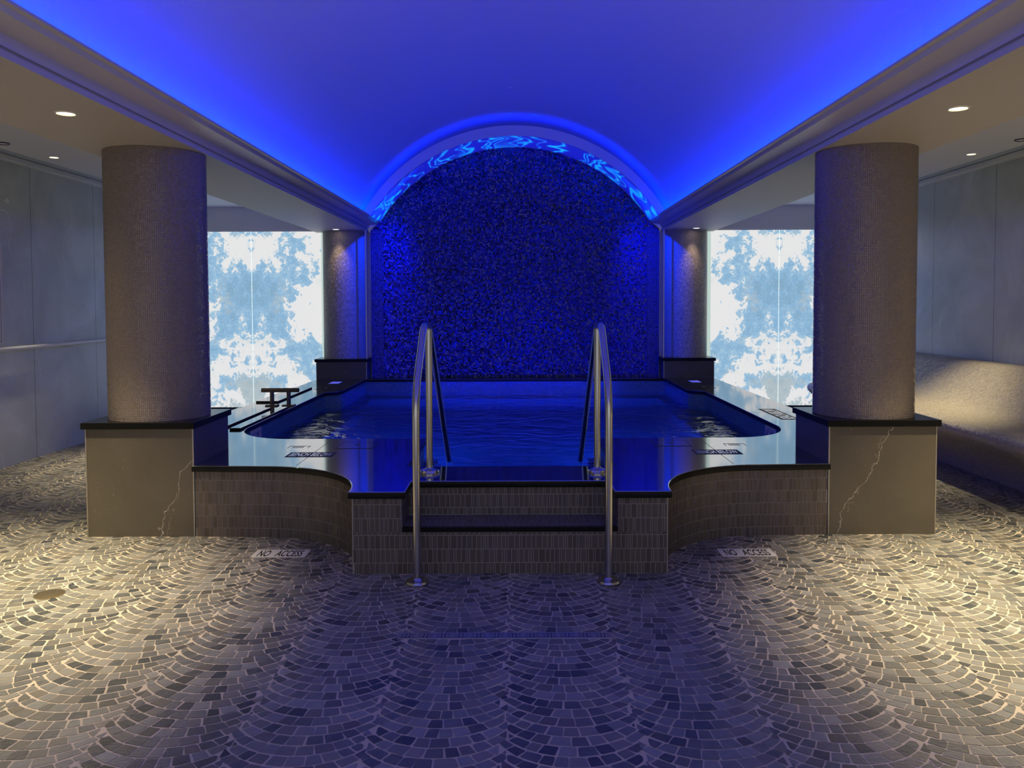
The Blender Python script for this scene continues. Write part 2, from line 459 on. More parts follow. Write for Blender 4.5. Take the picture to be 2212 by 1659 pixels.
# ------------------------------------------------------------------ camera (standing on the centre line, eye 1.5 m)
CX = 0.053
cd = bpy.data.cameras.new('camera'); cam = link(bpy.data.objects.new('camera', cd))
cd.sensor_width = 36; cd.lens = 1750 / 2212 * 36
PITCH, ROLL = 2.3, -0.2
cd.shift_x = -15 / 2212; cd.shift_y = -103.5 / 2212
cam.matrix_world = Matrix.Translation((CX, 0, 1.5)) @ Matrix.Rotation(R(90 - PITCH), 4, 'X') @ Matrix.Rotation(R(ROLL), 4, 'Z')
cd.clip_start = 0.05
sc.camera = cam

# ------------------------------------------------------------------ key dimensions (metres)
DZ = 0.465            # pool deck top
YP = 5.19             # front of column plinths
YB = 4.45             # front of projecting bay
XB = 0.872            # half width of bay
XN = 0.60             # half width of step recess
YN = 4.72             # back of step recess
WALLX = 4.70
YE = 11.45            # back wall
ZS = 2.515             # soffit underside
ZC = 2.88             # side ceilings
ARC_R = 0.72

# ------------------------------------------------------------------ floor : stone fans (segmental arcs) set in grout
def inside_pool(x, y):
    ax = abs(x)
    if ax < XB - .0 and y > YB: return True
    if y > YP and ax < 2.72: return True
    if ax < 1.60 and y > YB:
        # outside the quarter circle scooped from the deck
        return math.hypot(ax - (XB + ARC_R), y - YB) > ARC_R and y > YB
    return y > YE - 0.0 and ax < 2.9
g = MB()
for (a, b, c, d) in ((-4.75, 4.75, -2.2, 4.9), (-4.75, -1.9, 4.9, 11.8), (1.9, 4.75, 4.9, 11.8), (-1.9, -.8, 4.9, 5.24), (.8, 1.9, 4.9, 5.24)):
    g.face([(a, c, -0.0010), (b, c, -0.0010), (b, d, -0.0010), (a, d, -0.0010)])
W = 0.47; SAG = 0.115; PITCHY = 0.0635
RAD = ((W / 2) ** 2 + SAG ** 2) / (2 * SAG); HALF = math.asin(W / 2 / RAD)
HOLES = [(-0.50, 0.475, 3.565, 3.645)]
fl = MB()
rnd = random.Random(3)
for ci in range(-11, 11):
    cx = W * (ci + 0.5)
    cph = rnd.random() * PITCHY * 0.6
    for ri in range(-6, 160):
        yb = 1.9 + ri * PITCHY + cph
        n = rnd.choice([12, 13, 13])
        ws = [0.75 + 0.5 * rnd.random() for _ in range(n)]
        tot = sum(ws); EXT = HALF * 1.52; a = -EXT
        for wv in ws:
            da = 2 * EXT * wv / tot
            a0, a1 = a, a + da; a += da
            am = (a0 + a1) / 2
            mx = cx + max(-W / 2, min(W / 2, RAD * math.sin(am))); my = yb + RAD - RAD * math.cos(am)
            if abs(mx) > WALLX + .03 or my > 11.6 or my < 1.2: continue
            if inside_pool(mx, my + .02): continue
            gx = 0.0058
            def P(ang, t):
                return (cx + RAD * math.sin(ang) - math.sin(ang) * math.cos(ang) * t, yb + RAD - RAD * math.cos(ang) + math.cos(ang) ** 2 * t)
            dg = gx / RAD / 2
            q = []
            for ang, t in ((a0 + dg, gx * .5), (a1 - dg, gx * .5), (a1 - dg, PITCHY - gx * .6), (a0 + dg, PITCHY - gx * .6)):
                x, y = P(ang, t)
                q.append((x + (rnd.random() - .5) * .006, y + (rnd.random() - .5) * .004))
            zz = lambda k: .014 * math.sin((yb + SAG) * 2 * PI / .151 + k * 1.7) + .008 * math.sin((yb + SAG) * 2 * PI / .34 + k)
            for sg_, lim in ((1, cx + W / 2 - .002 + zz(ci + 1)), (-1, -(cx - W / 2 + .002 + zz(ci)))):
                r_ = []
                for i in range(len(q)):
                    p, c = q[i - 1], q[i]
                    ip, ic = sg_ * p[0] <= lim, sg_ * c[0] <= lim
                    if ip != ic:
                        u = (lim - sg_ * p[0]) / (sg_ * c[0] - sg_ * p[0]); r_.append((p[0] + (c[0] - p[0]) * u, p[1] + (c[1] - p[1]) * u))
                    if ic: r_.append(c)
                q = r_
            if len(q) < 3: continue
            ar = sum(q[i - 1][0] * q[i][1] - q[i][0] * q[i - 1][1] for i in range(len(q))) / 2
            if ar < 1.3e-4: continue
            qv = [Vector((x, y, 0)) for x, y in q]; pts = []
            for i in range(len(qv)):
                p0, p1, p2 = qv[i - 1], qv[i], qv[(i + 1) % len(qv)]
                c = 0.002 + 0.006 * rnd.random() ** 3
                c0 = min(c, (p0 - p1).length * .3); c2 = min(c, (p2 - p1).length * .3)
                pts.append(p1 + (p0 - p1).normalized() * c0); pts.append(p1 + (p2 - p1).normalized() * c2)
            if ci % 2: pts = [p + Vector((0, 0, .0004)) for p in pts]
            tone = min(1, max(0, rnd.gauss(0.44, 0.31))); warm = rnd.random() ** 2
            fl.face(pts, None, (tone, warm, 0, 1))
floor = struct(g.build('floor', MT['grout'], None))
struct(fl.build('stone_fans', MT['cobble'], floor, merge=False))

# ------------------------------------------------------------------ pool surround
pool = thing('spa_pool', 'raised spa pool with black stone deck, tiled curved sides and dark blue water', 'pool', (0, 5, 0))
POFF = Matrix.Translation((0, -5, 0))
def pchild(o, parent=pool, top=True):
    o.data.transform(POFF) if top else None
    o.parent = parent
    return o

def tiled_wall(path, z0, z1, phase, seed, band=None, capedge=False):
    """thin stacked stone tiles on an xy path; returns (tiles, grout)"""
    rn = random.Random(seed)
    t = MB(); gr = MB()
    gr.wall(path, z0, z1)
    # arclength table
    seg = []; acc = 0
    for a, b in zip(path, path[1:]):
        L = math.hypot(b[0] - a[0], b[1] - a[1]); seg.append((acc, L, a, b)); acc += L
    def at(s):
        for (s0, L, a, b) in seg:
            if s <= s0 + L + 1e-9:
                u = (s - s0) / L; return (a[0] + (b[0] - a[0]) * u, a[1] + (b[1] - a[1]) * u, (b[1] - a[1]) / L, -(b[0] - a[0]) / L)
        (s0, L, a, b) = seg[-1]; return (b[0], b[1], (b[1] - a[1]) / L, -(b[0] - a[0]) / L)
    RH = 0.0775; G = 0.0032
    zs = [z0]; z = z0 + phase
    while z < z1 - 0.004: zs.append(z); z += RH
    zs.append(z1)
    for r in range(len(zs) - 1):
        s = -rn.random() * .02
        while s < acc:
            w = rn.choice([.027, .027, .030, .024, .013, .011, .036])
            a_, b_ = max(0, s) + G / 2, min(acc, s + w) - G / 2
            s += w
            if b_ - a_ < .003: continue
            A, B = at(a_), at(b_)
            o = 0.0025
            tone = min(1, max(0, rn.gauss(.5, .28)))
            z_0, z_1 = zs[r] + G / 2, zs[r + 1] - G / 2
            t.face([(A[0] + A[2] * o, A[1] + A[3] * o, z_0), (B[0] + B[2] * o, B[1] + B[3] * o, z_0),
                    (B[0] + B[2] * o, B[1] + B[3] * o, z_1), (A[0] + A[2] * o, A[1] + A[3] * o, z_1)], None, (tone, rn.random() * .3, 0, 1))
    return t, gr

CT = 0.040            # coping thickness
def bay_path(s):
    # from plinth inner side to the bay front, for side s (-1 left)
    p = [(2.04, YP)] + arc(XB + ARC_R, YB, ARC_R, 90, 180, 28)
    if s > 0: return [(x, y) for x, y in reversed(p)]
    return [(-x, y) for x, y in p]
def surround(name, path, z0, z1, ph, seed):
    t, gr = tiled_wall(path, z0, z1, ph, seed)
    b = gr.build(name, MT['wgrout']); pchild(b)
    q = t.build('stone_tiles', MT['wtile'], None, merge=False); q.data.transform(POFF); q.parent = b
    return b
surround('curved_side_wall', bay_path(-1), 0, DZ - CT, 0.058, 11)
surround('curved_side_wall', bay_path(1), 0, DZ - CT, 0.058, 12)
TZ = 0.262            # tread height
surround('bay_front_wall', [(-XB, YB), (XB, YB)], 0, TZ - 0.028, 0.062, 13)
surround('bay_front_wall', [(-XB, YB), (-XN, YB)], TZ - 0.028, DZ - CT, 0.0, 14)
surround('bay_front_wall', [(XN, YB), (XB, YB)], TZ - 0.028, DZ - CT, 0.0, 15)
surround('step_side_wall', [(-XN, YB), (-XN, YN)], TZ, DZ - CT, 0.05, 16)
surround('step_side_wall', [(XN, YN), (XN, YB)], TZ, DZ - CT, 0.05, 17)
surround('step_riser', [(-XN, YN), (XN, YN)], TZ, DZ - CT, 0.042, 18)
for sgn, pth in ((-1, [(-2.70, YE), (-2.70, 5.8)]), (1, [(2.70, 5.8), (2.70, YE)])):
    surround('outer_side_wall', pth, 0, DZ - CT, 0.05, 20 + sgn)
# tread
tr = MB()
tr.box(-XN - 0.0, XN + 0.0, YB + 0.01, YN, TZ - 0.03, TZ - 0.003)
b = tr.build('step_tread', MT['wgrout']); pchild(b)
tt = MB(); rn = random.Random(5)
y = YB + 0.022
for k in range(4):
    h = 0.062; s = -XN
    while s < XN - .004:
        w = rn.choice([.030, .034, .030, .024, .014, .038]); e = min(XN, s + w)
        o = rn.random() * .012
        tt.face([(s + .0012, y + .0012, TZ - .0015), (e - .0012, y + .0012, TZ - .0015), (e - .0012, y + h - .0012, TZ - .0015), (s + .0012, y + h - .0012, TZ - .0015)], None, (min(1, max(0, rn.gauss(.5, .28))), .2, 0, 1))
        s = e
    y += h
q = tt.build('tread_tiles', MT['wtile'], None, merge=False); q.data.transform(POFF); q.parent = b
nb = MB(); nb.box(-XN, XN, YB - 0.006, YB + 0.02, TZ - 0.028, TZ)
pchild(nb.build('step_nosing', MT['granite_cap'], bevel=0.003))
# metal corner trims at the bay's edges
for x in (-XB, XB):
    c = MB(); c.box(x - .004 if x < 0 else x - .002, x + .002 if x < 0 else x + .004, YB - .004, YB + .006, 0, DZ - CT)
    pchild(c.build('corner_trim', MT['trimmetal']))

# deck slab : outer outline and pool opening
OV = 0.022
def deck_outline():
    half = [(XN - OV + 0.0, YN - OV), (XN - OV, YB - OV), (XB + OV, YB - OV)]
    a = arc(XB + ARC_R, YB, ARC_R - OV, 180, 90, 30)
    a = [(x, y) for x, y in a if y > YB - OV + .001]
    half += [(XB + OV, YB)] + a[1:] + [(2.0, YP - OV), (2.054, YP - OV), (2.054, 5.822), (2.74, 5.822), (2.74, YE)]
    left = [(-x, y) for x, y in half]
    return half + [(-2.74, YE)][:0] + list(reversed(left))
YI = 6.20; XI = 2.225; XI2 = 2.055; YK = 9.40; YBK = 11.15; XW = 0.66; YW = 5.13; RC = 0.52
def inner_outline(e=0.0):
    # counterclockwise from notch right, e grows the opening
    h = [(XW + e, YW - e), (XW + e, YI - e)]
    h += [(XI - RC, YI - e)] + [(XI - RC + (RC + e) * math.cos(R(t)), YI + RC * 1.15 + (RC * 1.15 + e) * math.sin(R(t))) for t in range(-85, 1, 5)]
    h += [(XI + e, YK), (XI - .02 + e, YK + .07), (XI2 + .05 + e, YK + .15), (XI2 + e, YK + .24), (XI2 + e, YBK + e)]
    left = [(-x, y) for x, y in h]
    return h + list(reversed(left))
deck = slab_from_outlines('deck_slab', [deck_outline(), inner_outline()], DZ - CT, DZ, MT['granite'], None)
pchild(deck)
# back ledge in front of the mosaic wall
# thin joints between the deck stones
def strip(mb, x0, y0, x1, y1, w, z):
    d = Vector((x1 - x0, y1 - y0)).normalized(); n = Vector((-d.y, d.x)) * w / 2
    mb.face([(x0 - n.x, y0 - n.y, z), (x1 - n.x, y1 - n.y, z), (x1 + n.x, y1 + n.y, z), (x0 + n.x, y0 + n.y, z)])
def recess_line(mb, x0, y0, x1, y1, w=0.004):
    strip(mb, x0, y0, x1, y1, w, DZ + 0.0004)
for s in (-1, 1):
    for c in ((s * (1.405 + .025 * s), YP - OV, s * (1.405 + .025 * s), YI), (s * 2.74, 10.15, s * XI2, 10.15), (s * 2.74, 7.6, s * XI, 7.6)):
        jm = MB(); recess_line(jm, *c)
        pchild(jm.build('deck_joint', MT['black'], merge=False))

# pool shell
wt = MB(); ino = inner_outline(0.018)
wt.wall(list(ino) + [ino[0]], 0.10, DZ - CT)
ol = wt.build('waterline_tiles', MT['pooltile']); pchild(ol)
ZW = 0.265; ZF = -0.75
bs = MB(); bs.wall(list(ino) + [ino[0]], ZF, 0.10)
fpts = [(x, y, ZF) for x, y in ino]
bs.face(fpts, [(p[0], p[1]) for p in fpts])
pchild(bs.build('basin', MT['basin']))
def filled(name, outline, z, mat, parent=None):
    bm = bmesh.new()
    vs = [bm.verts.new((x, y, z)) for x, y in outline]
    f = bm.faces.new(vs)
    if f.normal.z < 0: f.normal_flip()
    bmesh.ops.triangulate(bm, faces=[f])
    me = bpy.data.meshes.new(name); bm.to_mesh(me); bm.free()
    o = put(name, me, mat, parent); return o
wtr = filled('water', inner_outline(0.017), ZW, MT['water'])
for p in wtr.data.polygons:
    if p.normal.z < 0: p.flip()
pchild(wtr)
# underwater bench blocks with pale nosing, and entry steps
ub = MB()
for s in (-1, 1):
    xs = sorted((s * XW, s * (XI - .02)))
    ub.box(xs[0], xs[1], YI, YI + 0.42, ZF, 0.02)
    xs = sorted((s * (XI - .42), s * XI)); ub.box(xs[0], xs[1], YI + .42, YK, ZF, 0.02)
ub.box(-XI2, XI2, YBK - .45, YBK, ZF, 0.02)
pchild(ub.build('underwater_bench', MT['basin']))
us = MB()
for k in range(3):
    us.box(-XW, XW, YW + 0.0, YW + .36 + .33 * k, ZF, 0.02 - .24 * k)
pchild(us.build('underwater_steps', MT['basin']))
for s in (-1, 1):
    for (xa, xb, ya, yb) in ((XW - .05, 0.98, YI + .37, YI + .425), (XW - .05, XW, YW + .01, YI + .37)):
        a, b_ = sorted((s * xa, s * xb))
        pchild(MB().box(a, b_, ya, yb, 0.0201, 0.024).build('nosing_strip', MT['nosing']))

# ------------------------------------------------------------------ low stone slabs on the left deck, hatches, plates, grab bar
def deck_box(name, label, cat, x0, x1, y0, y1, h, mat, group=None, bevel=.003):
    o = MB().box(0, x1 - x0, 0, y1 - y0, 0, h).build(name, mat, bevel=bevel)
    o.location = (x0, y0, DZ); return tag(o, label, cat, group)
deck_box('stone_slab', 'long narrow raised black slab along the pool edge behind the column', 'slab', -2.335, -2.245, 6.64, 8.02, .018, MT['granite'])
deck_box('stone_slab', 'raised black slab on the outer deck edge, between column and grab bar', 'slab', -2.72, -2.40, 6.20, 7.97, .018, MT['granite'])
deck_box('stone_slab', 'raised black slab on the outer deck edge, beyond the grab bar', 'slab', -2.72, -2.49, 8.50, 9.92, .018, MT['granite'])

hatches = []
def hatch(cx, cy, w, d, label):
    t = thing('access_hatch', label, 'hatch', (cx, cy, DZ), 0)
    p = MB().box(-w / 2 + .003, w / 2 - .003, -d / 2 + .003, d / 2 - .003, 0.0, 0.0018).build('lid', MT['granite'], t)
    fr = MB()
    for (a, b_, c, d_) in ((-w / 2, w / 2, -d / 2 - .002, -d / 2 + .002), (-w / 2, w / 2, d / 2 - .002, d / 2 + .002), (-w / 2 - .002, -w / 2 + .002, -d / 2, d / 2), (w / 2 - .002, w / 2 + .002, -d / 2, d / 2)):
        fr.box(a, b_, c, d_, 0, .0024)
    fr.build('rim', MT['black'], t)
    MB().lathe(0, 0.01, [(0.024, 0.0017), (0.024, 0.0022), (0.0, 0.0022)], 20).build('finger_hole', MT['black'], p)
    return t
hatch(-1.135, 5.90, .26, .25, 'square deck hatch with a finger hole, beside the BENCH BELOW plate at the left curve')
hatch(1.17, 5.95, .26, .25, 'square deck hatch with a finger hole, beside the BENCH BELOW plate at the right curve')
hatch(-2.33, 9.95, .22, .26, 'small deck hatch before the left far column, by the white plate')
hatch(2.33, 9.95, .22, .26, 'small deck hatch before the right far column, by the white plate')
def vent(cx, cy, label):
    t = thing('vent_grille', label, 'vent', (cx, cy, DZ), 0)
    fr = MB(); w, d = .15, .085
    for (a, b_, c, e) in ((-w / 2, w / 2, d / 2 - .003, d / 2), (-w / 2, -w / 2 + .003, -d / 2, d / 2), (w / 2 - .003, w / 2, -d / 2, d / 2)):
        fr.box(a, b_, c, e, 0, .0012)
    fr.build('outline', MT['black'], t)
    for k in range(6):
        MB().box(-.042 + k * .014, -.038 + k * .014, -.035, .03, 0, .0012).build('slot', MT['black'], t)
vent(-1.545, 5.84, 'tiny slotted grille in the deck behind the left BENCH BELOW plate')
vent(1.627, 5.88, 'tiny slotted grille in the deck behind the right BENCH BELOW plate')
def sign_flat(name, label, x, y, z, w, d, txt, tw, th, plate, ink, rot=0, h=.0015, cat='sign', bold=.02, space=1.0):
    t = thing(name, label, cat, (x, y, z), rot)
    MB().box(-w / 2, w / 2, -d / 2, d / 2, 0, h).build('plate', plate, t)
    text_mesh('lettering', txt, tw, th, ink, t, Matrix.Identity(4), h + .0004, bold, space)
    return t
sign_flat('bench_below_sign', 'grey plate lettered BENCH BELOW flat on the left part of the front deck', -1.38, 5.54, DZ, .32, .17, 'BENCH BELOW', .285, .12, MT['signgrey'], MT['signgloss'], bold=.012)
sign_flat('bench_below_sign', 'grey plate lettered BENCH BELOW flat on the right part of the front deck', 1.425, 5.59, DZ, .32, .17, 'BENCH BELOW', .285, .12, MT['signgrey'], MT['signgloss'], bold=.012)
sign_flat('bench_below_sign', 'long grey lettered plate on the deck beside the pool edge, near the right front column', 2.46, 7.50, DZ, .72, .16, 'BENCH BELOW', .65, .12, MT['signgrey'], MT['signgloss'], rot=R(90))
sign_flat('no_access_sign', 'white NO ACCESS plate in the floor mosaic by the left curved wall', -1.385, 4.822, 0.0, .325, .15, 'NO   ACCESS', .265, .115, MT['signwhite'], MT['black'], bold=.016)
sign_flat('no_access_sign', 'white NO ACCESS plate in the floor mosaic by the right curved wall', 1.417, 4.81, 0.0, .325, .15, 'NO   ACCESS', .265, .115, MT['signwhite'], MT['black'], bold=.016)
def plate(x, y, label):
    o = MB().box(-.065, .065, -.13, .13, 0, .0015).build('deck_plate', MT['signwhite']); o.location = (x, y, DZ); tag(o, label, 'plate')
plate(-2.37, 10.65, 'plain white plate on the deck at the foot of the left far column')
plate(2.37, 10.65, 'plain white plate on the deck at the foot of the right far column')
def depth_marker(s, label):
    x = s * (XI + .0175)
    t = thing('depth_marker', label, 'sign', (x, 7.02, .345), 0)
    # board faces the pool centre
    sx = -s
    M = Matrix(((0, 0, sx, 0), (-sx * -1 if False else (1 if s < 0 else -1), 0, 0, 0), (0, 1, 0, 0), (0, 0, 0, 1)))
    pl = MB()
    a, b_ = sorted((0, sx * .002))
    pl.box(a, b_, -.15, .15, -.078, .078); pl.build('plate', MT['signwhite'], t)
    for txt, cx_, cz, w_, h_ in (('4', -.10, -.012, .05, .11), ('FT', -.035, .028, .045, .028), ('0', .04, -.012, .055, .11), ('IN', .105, .028, .04, .028)):
        text_mesh('lettering', txt, w_, h_, MT['signblue'], t, M @ Matrix.Translation((cx_, cz, 0)), .0025, .02)
    return t
depth_marker(-1, 'white 4 FT 0 IN depth tile under the coping in the left front pool corner')
depth_marker(1, 'white 4 FT 0 IN depth tile under the coping in the right front pool corner')

gb = thing('grab_bar', 'low dark bronze double-T grab bar on the left deck before the onyx', 'grab bar', (-2.385, 8.24, DZ))
MB().tube([(-.19, 0, .160), (.19, 0, .160)], .022, 18).build('bar', MT['bronze'], gb, smooth=False, auto=40)
for x in (-.085, .085):
    MB().lathe(x, 0, [(.021, .012), (.021, .15)], 18).build('post', MT['bronze'], gb, auto=40)
    MB().box(x - .06, x + .06, -.045, .045, 0, .013).build('base_plate', MT['bronze'], gb, bevel=.002)

# ------------------------------------------------------------------ stair handrails
def fillet(pts, rad, n=8):
    out = [Vector(pts[0])]
    for i in range(1, len(pts) - 1):
        p, a, b_ = Vector(pts[i]), Vector(pts[i - 1]), Vector(pts[i + 1])
        r_ = rad[i - 1] if isinstance(rad, (list, tuple)) else rad
        da, db = (a - p).normalized(), (b_ - p).normalized()
        s0, s1 = p + da * r_, p + db * r_
        for k in range(n + 1):
            u = k / n; out.append(s0 * (1 - u) ** 2 + p * (2 * u * (1 - u)) + s1 * u * u)
    out.append(Vector(pts[-1])); return out
def handrail(x, label):
    t = thing('stair_handrail', label, 'handrail', (x, 4.29, 0), 0, 'pool entry handrails')
    p = fillet([(0, 0, 0.004), (0, 0, 1.03), (0, .40, 1.372), (0, .66, 1.362), (0, 2.16, 0.16), (0, 2.24, .05)], [.14, .07, .07, .03], 8)
    MB().tube(p, .0205, 20).build('rail', MT['steel'], t, auto=35)
    MB().tube([(0, .64, DZ), (0, .64, 1.345)], .0205, 20).build('post', MT['steel'], t, auto=35)
    fl_ = [(.062, 0.0), (.064, .010), (.058, .020), (.030, .026), (.0215, .034)]
    MB().lathe(0, 0, fl_, 32).build('flange', MT['steel'], t, auto=40)
    MB().lathe(0, .64, [(r_ * .95, z + DZ) for r_, z in fl_], 32).build('flange', MT['steel'], t, auto=40)
handrail(-.497, 'bent steel pool handrail on the left of the entry steps')
handrail(.530, 'bent steel pool handrail on the right of the entry steps')

# ------------------------------------------------------------------ columns on plinths
def column(s, y, zbase, near, label, mat_body):
    cx = s * 2.395
    t = thing('mosaic_column', label, 'column', (cx, y, zbase))
    PH = 0.745 - zbase; CH = 0.042
    w, d = .345, .315
    b_ = MB().box(-w, w, -d, d, 0, PH - CH).build('plinth', mat_body, t, bevel=.0)
    # trim where the plinth corners meet
    for xx in (-w, w):
        MB().box(xx - .004, xx + .004, -d - .004, -d + .004, 0, PH - CH).build('corner_trim', MT['trimmetal'], b_)
    MB().box(-w - .02, w + .02, -d - .03, d + .02, PH - CH, PH).build('plinth_cap', MT['granite_cap'], t, bevel=.004)
    r_ = .322 if near else .305
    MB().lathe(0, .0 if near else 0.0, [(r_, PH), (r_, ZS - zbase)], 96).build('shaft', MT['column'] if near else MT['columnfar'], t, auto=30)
    return t
column(-1, 5.505, 0, True, 'thick mosaic-clad column on the near left plinth, beside the front deck', MT['plinthL'])
column(1, 5.505, 0, True, 'thick mosaic-clad column on the near right plinth, beside the front deck', MT['plinthR'])
column(-1, 11.46, DZ, False, 'far mosaic-clad column on a black plinth left of the blue mosaic wall', MT['plinthF'])
column(1, 11.46, DZ, False, 'far mosaic-clad column on a black plinth right of the blue mosaic wall', MT['plinthF'])

# ------------------------------------------------------------------ ceilings, beams, vault
YF = -2.2
YV = YE + .02
def beam_profile(s):
    pr = [(2.81, ZC + .25), (2.81, ZS), (2.055, ZS), (2.055, ZS + .030), (2.072, ZS + .032), (2.072, ZS + .044), (2.054, ZS + .046)]
    cxx, cz, rx, rz = 1.890, ZS + .046, .164, .094
    for k in range(1, 15):
        a = PI / 2 * k / 14; pr.append((cxx + rx * math.cos(a), cz + rz * math.sin(a)))
    pr += [(1.890, ZS + .154), (1.91, ZS + .155), (1.93, ZS + .115), (2.085, ZS + .075), (2.105, ZS + .15)]
    return [(s * x, z) for x, z in pr]
for s in (-1, 1):
    pr = beam_profile(s)
    # soffit (flat part)
    a = MB().extrude_y(pr[:3], YF, YE + .1, 1, flip=(s > 0)); struct(a.build('ceiling', MT['cream'], merge=True))
    m = MB().extrude_y(pr[2:], YF, YE, 1, flip=(s > 0)); o = m.build('trim_%d' % (1 if s < 0 else 2), MT['mould']); sharp_by_angle(o.data, 38); struct(o)
def arc_between(hc, z0, z1, n=48):
    rise = z1 - z0; rr = (hc * hc + rise * rise) / (2 * rise); cz = z1 - rr
    h = math.asin(min(1, hc / rr))
    if rise > hc: h = PI - h
    return [(rr * math.sin(-h + 2 * h * k / n), cz + rr * math.cos(-h + 2 * h * k / n)) for k in range(n + 1)]
ZAP = 3.96
va = MB().extrude_y(arc_between(2.105, ZS + .15, ZAP, 64), YF, YE + .02, 6)
v = va.build('ceiling', MT['vault'], smooth=True); struct(v)
# arch ring at the far end : front face, underside, small upstand hiding a light strip
YR = 10.66
inner = arc_between(1.888, ZS + .14, 3.688, 64); outer = arc_between(1.975, ZS + .19, 3.822, 64)
ring = MB()
for k in range(64):
    a, b_, c, d = inner[k], inner[k + 1], outer[k + 1], outer[k]
    ring.face([(a[0], YR, a[1]), (b_[0], YR, b_[1]), (c[0], YR, c[1]), (d[0], YR, d[1])])
    ring.face([(d[0], YR, d[1]), (c[0], YR, c[1]), (c[0], YR + .03, c[1]), (d[0], YR + .03, d[1])])
    ring.face([(d[0], YR + .03, d[1]), (c[0], YR + .03, c[1]), (b_[0], YR + .03, b_[1] + .02), (a[0], YR + .03, a[1] + .02)])
    ring.face([(a[0], YR, a[1]), (a[0], YE, a[1]), (b_[0], YE, b_[1]), (b_[0], YR, b_[1])])
    ring.face([(a[0], YR + .03, a[1] + .02), (b_[0], YR + .03, b_[1] + .02), (b_[0], YE, b_[1] + .02), (a[0], YE, a[1] + .02)])
o = ring.build('trim_3', MT['vault']); sharp_by_angle(o.data, 30); struct(o)
# blue light strip lying in the trough behind the ring
mid = [((a[0] + b_[0]) / 2, (a[1] + b_[1]) / 2 + .02) for a, b_ in zip(inner, outer)]
ls = MB()
for k in range(3, 61):
    a, b_ = mid[k], mid[k + 1]
    ls.face([(a[0], YR + .10, a[1]), (b_[0], YR + .10, b_[1]), (b_[0], YR + .125, b_[1]), (a[0], YR + .125, a[1])])
lso = ls.build('led_strip', MT['ledblue']); tag(lso, 'blue light strip tucked behind the arch at the far end of the vault', 'light')

# side ceilings, with a shadow slot by the wall, and white edge trims
for s in (-1, 1):
    def sx(a, b_): return sorted((s * a, s * b_))
    c = MB(); a, b_ = sx(2.80, 4.50); c.box(a, b_, YF, YE + .2, ZC, ZC + .03)
    struct(c.build('ceiling', MT['white']))
    c = MB(); a, b_ = sx(4.50, WALLX + .1); c.box(a, b_, YF, YE + .2, ZC + .003, ZC + .08)
    a, b_ = sx(4.499, 4.50); c.box(a, b_, YF, YE + .2, ZC, ZC + .08); struct(c.build('ceiling', MT['slot']))
    c = MB(); a, b_ = sx(4.62, WALLX + .01); c.box(a, b_, YF, YE + .15, 2.835, 2.878)
    struct(c.build('trim_%d' % (4 if s < 0 else 5), MT['handrail'], bevel=.002))
# side walls
for s, nm in ((-1, 'wall_left'), (1, 'wall_right')):
    w_ = MB(); x = s * WALLX
    f = [(x, YF, -.003), (x, YE + .15, -.003), (x, YE + .15, 2.94), (x, YF, 2.94)]
    if s < 0: f.reverse()
    a, b_ = sorted((x, x + s * .05)); w_.box(a, b_, YF, YE + .15, -.003, 2.94)
    struct(w_.build(nm, MT['wallL']))
# back wall : fascias above the onyx, glitter mosaic under the arch
YO = 11.56; ZT = 2.545
bw = MB()
for s in (-1, 1):
    a, b_ = sorted((s * 2.02, s * WALLX)); bw.box(a, b_, YO + .03, YO + .12, 0, 3.0)
    a, b_ = sorted((s * 2.92, s * WALLX)); bw.box(a, b_, YO - .03, YO + .03, ZT, 2.96)
bw.box(-2.2, 2.2, YE + .06, YE + .12, 0, 4.05)
wback = struct(bw.build('wall_back', MT['fascia']))
mz = MB()
ib = arc_between(1.92, ZS + .125, 3.73, 48)
pts = [(-2.03, YE, DZ - .01), (2.03, YE, DZ - .01), (2.03, YE, ZS + .03)] + [(x, YE, z) for x, z in reversed(ib)] + [(-2.03, YE, ZS + .01)]
pf = [p for p in pts]
bm = bmesh.new(); vs = [bm.verts.new(p) for p in pf]; f = bm.faces.new(vs)
uvl = bm.loops.layers.uv.new('UVMap')
for lp in f.loops: lp[uvl].uv = (lp.vert.co.x + 3, lp.vert.co.z)
bmesh.ops.triangulate(bm, faces=[f])
for ff in bm.faces:
    if ff.normal.y > 0: ff.normal_flip()
me = bpy.data.meshes.new('mosaic_field'); bm.to_mesh(me); bm.free()
wm = put('wall_mosaic', me, MT['glitter']); struct(wm)
for s in (-1, 1):
    a, b_ = sorted((s * 1.86, s * 2.03))
    e = MB().box(a, b_, YE - .012, YE, DZ, ZS + .02).build('mosaic_border', MT['glitter_edge'], wm)
    a, b_ = sorted((s * 2.04, s * 2.06))
    struct(MB().box(a, b_, 11.17, 11.19, .745, ZS).build('trim_%d' % (6 if s < 0 else 7), MT['trimmetal'], bevel=.002))

# ------------------------------------------------------------------ onyx panels
def onyx(seam, x0, x1, label):
    t = thing('onyx_panel', label, 'wall panel', (seam, YO, 0), 0, 'backlit onyx panels')
    gap = .004
    a, b_ = sorted((x0 - seam, x1 - seam))
    if abs(a) < 1e-6: a += gap
    if abs(b_) < 1e-6: b_ -= gap
    MB().box(a, b_, 0, .02, .03, ZT - .012).build('stone_sheet', MT['onyx'], t)
    MB().box(a, b_, -.004, .02, ZT - .012, ZT + .004).build('head_rail', MT['handrail'], t)
    MB().box(a, b_, -.012, .03, .0, .03).build('base_rail', MT['black'], t)
    return t
SL, SR = -3.75, 3.76
onyx(SL, SL, -2.752, 'backlit blue-white onyx panel beside the left far column')
onyx(SL, -WALLX, SL, 'backlit blue-white onyx panel in the left corner, partly behind the near column')
onyx(SR, 2.782, SR, 'backlit blue-white onyx panel beside the right far column')
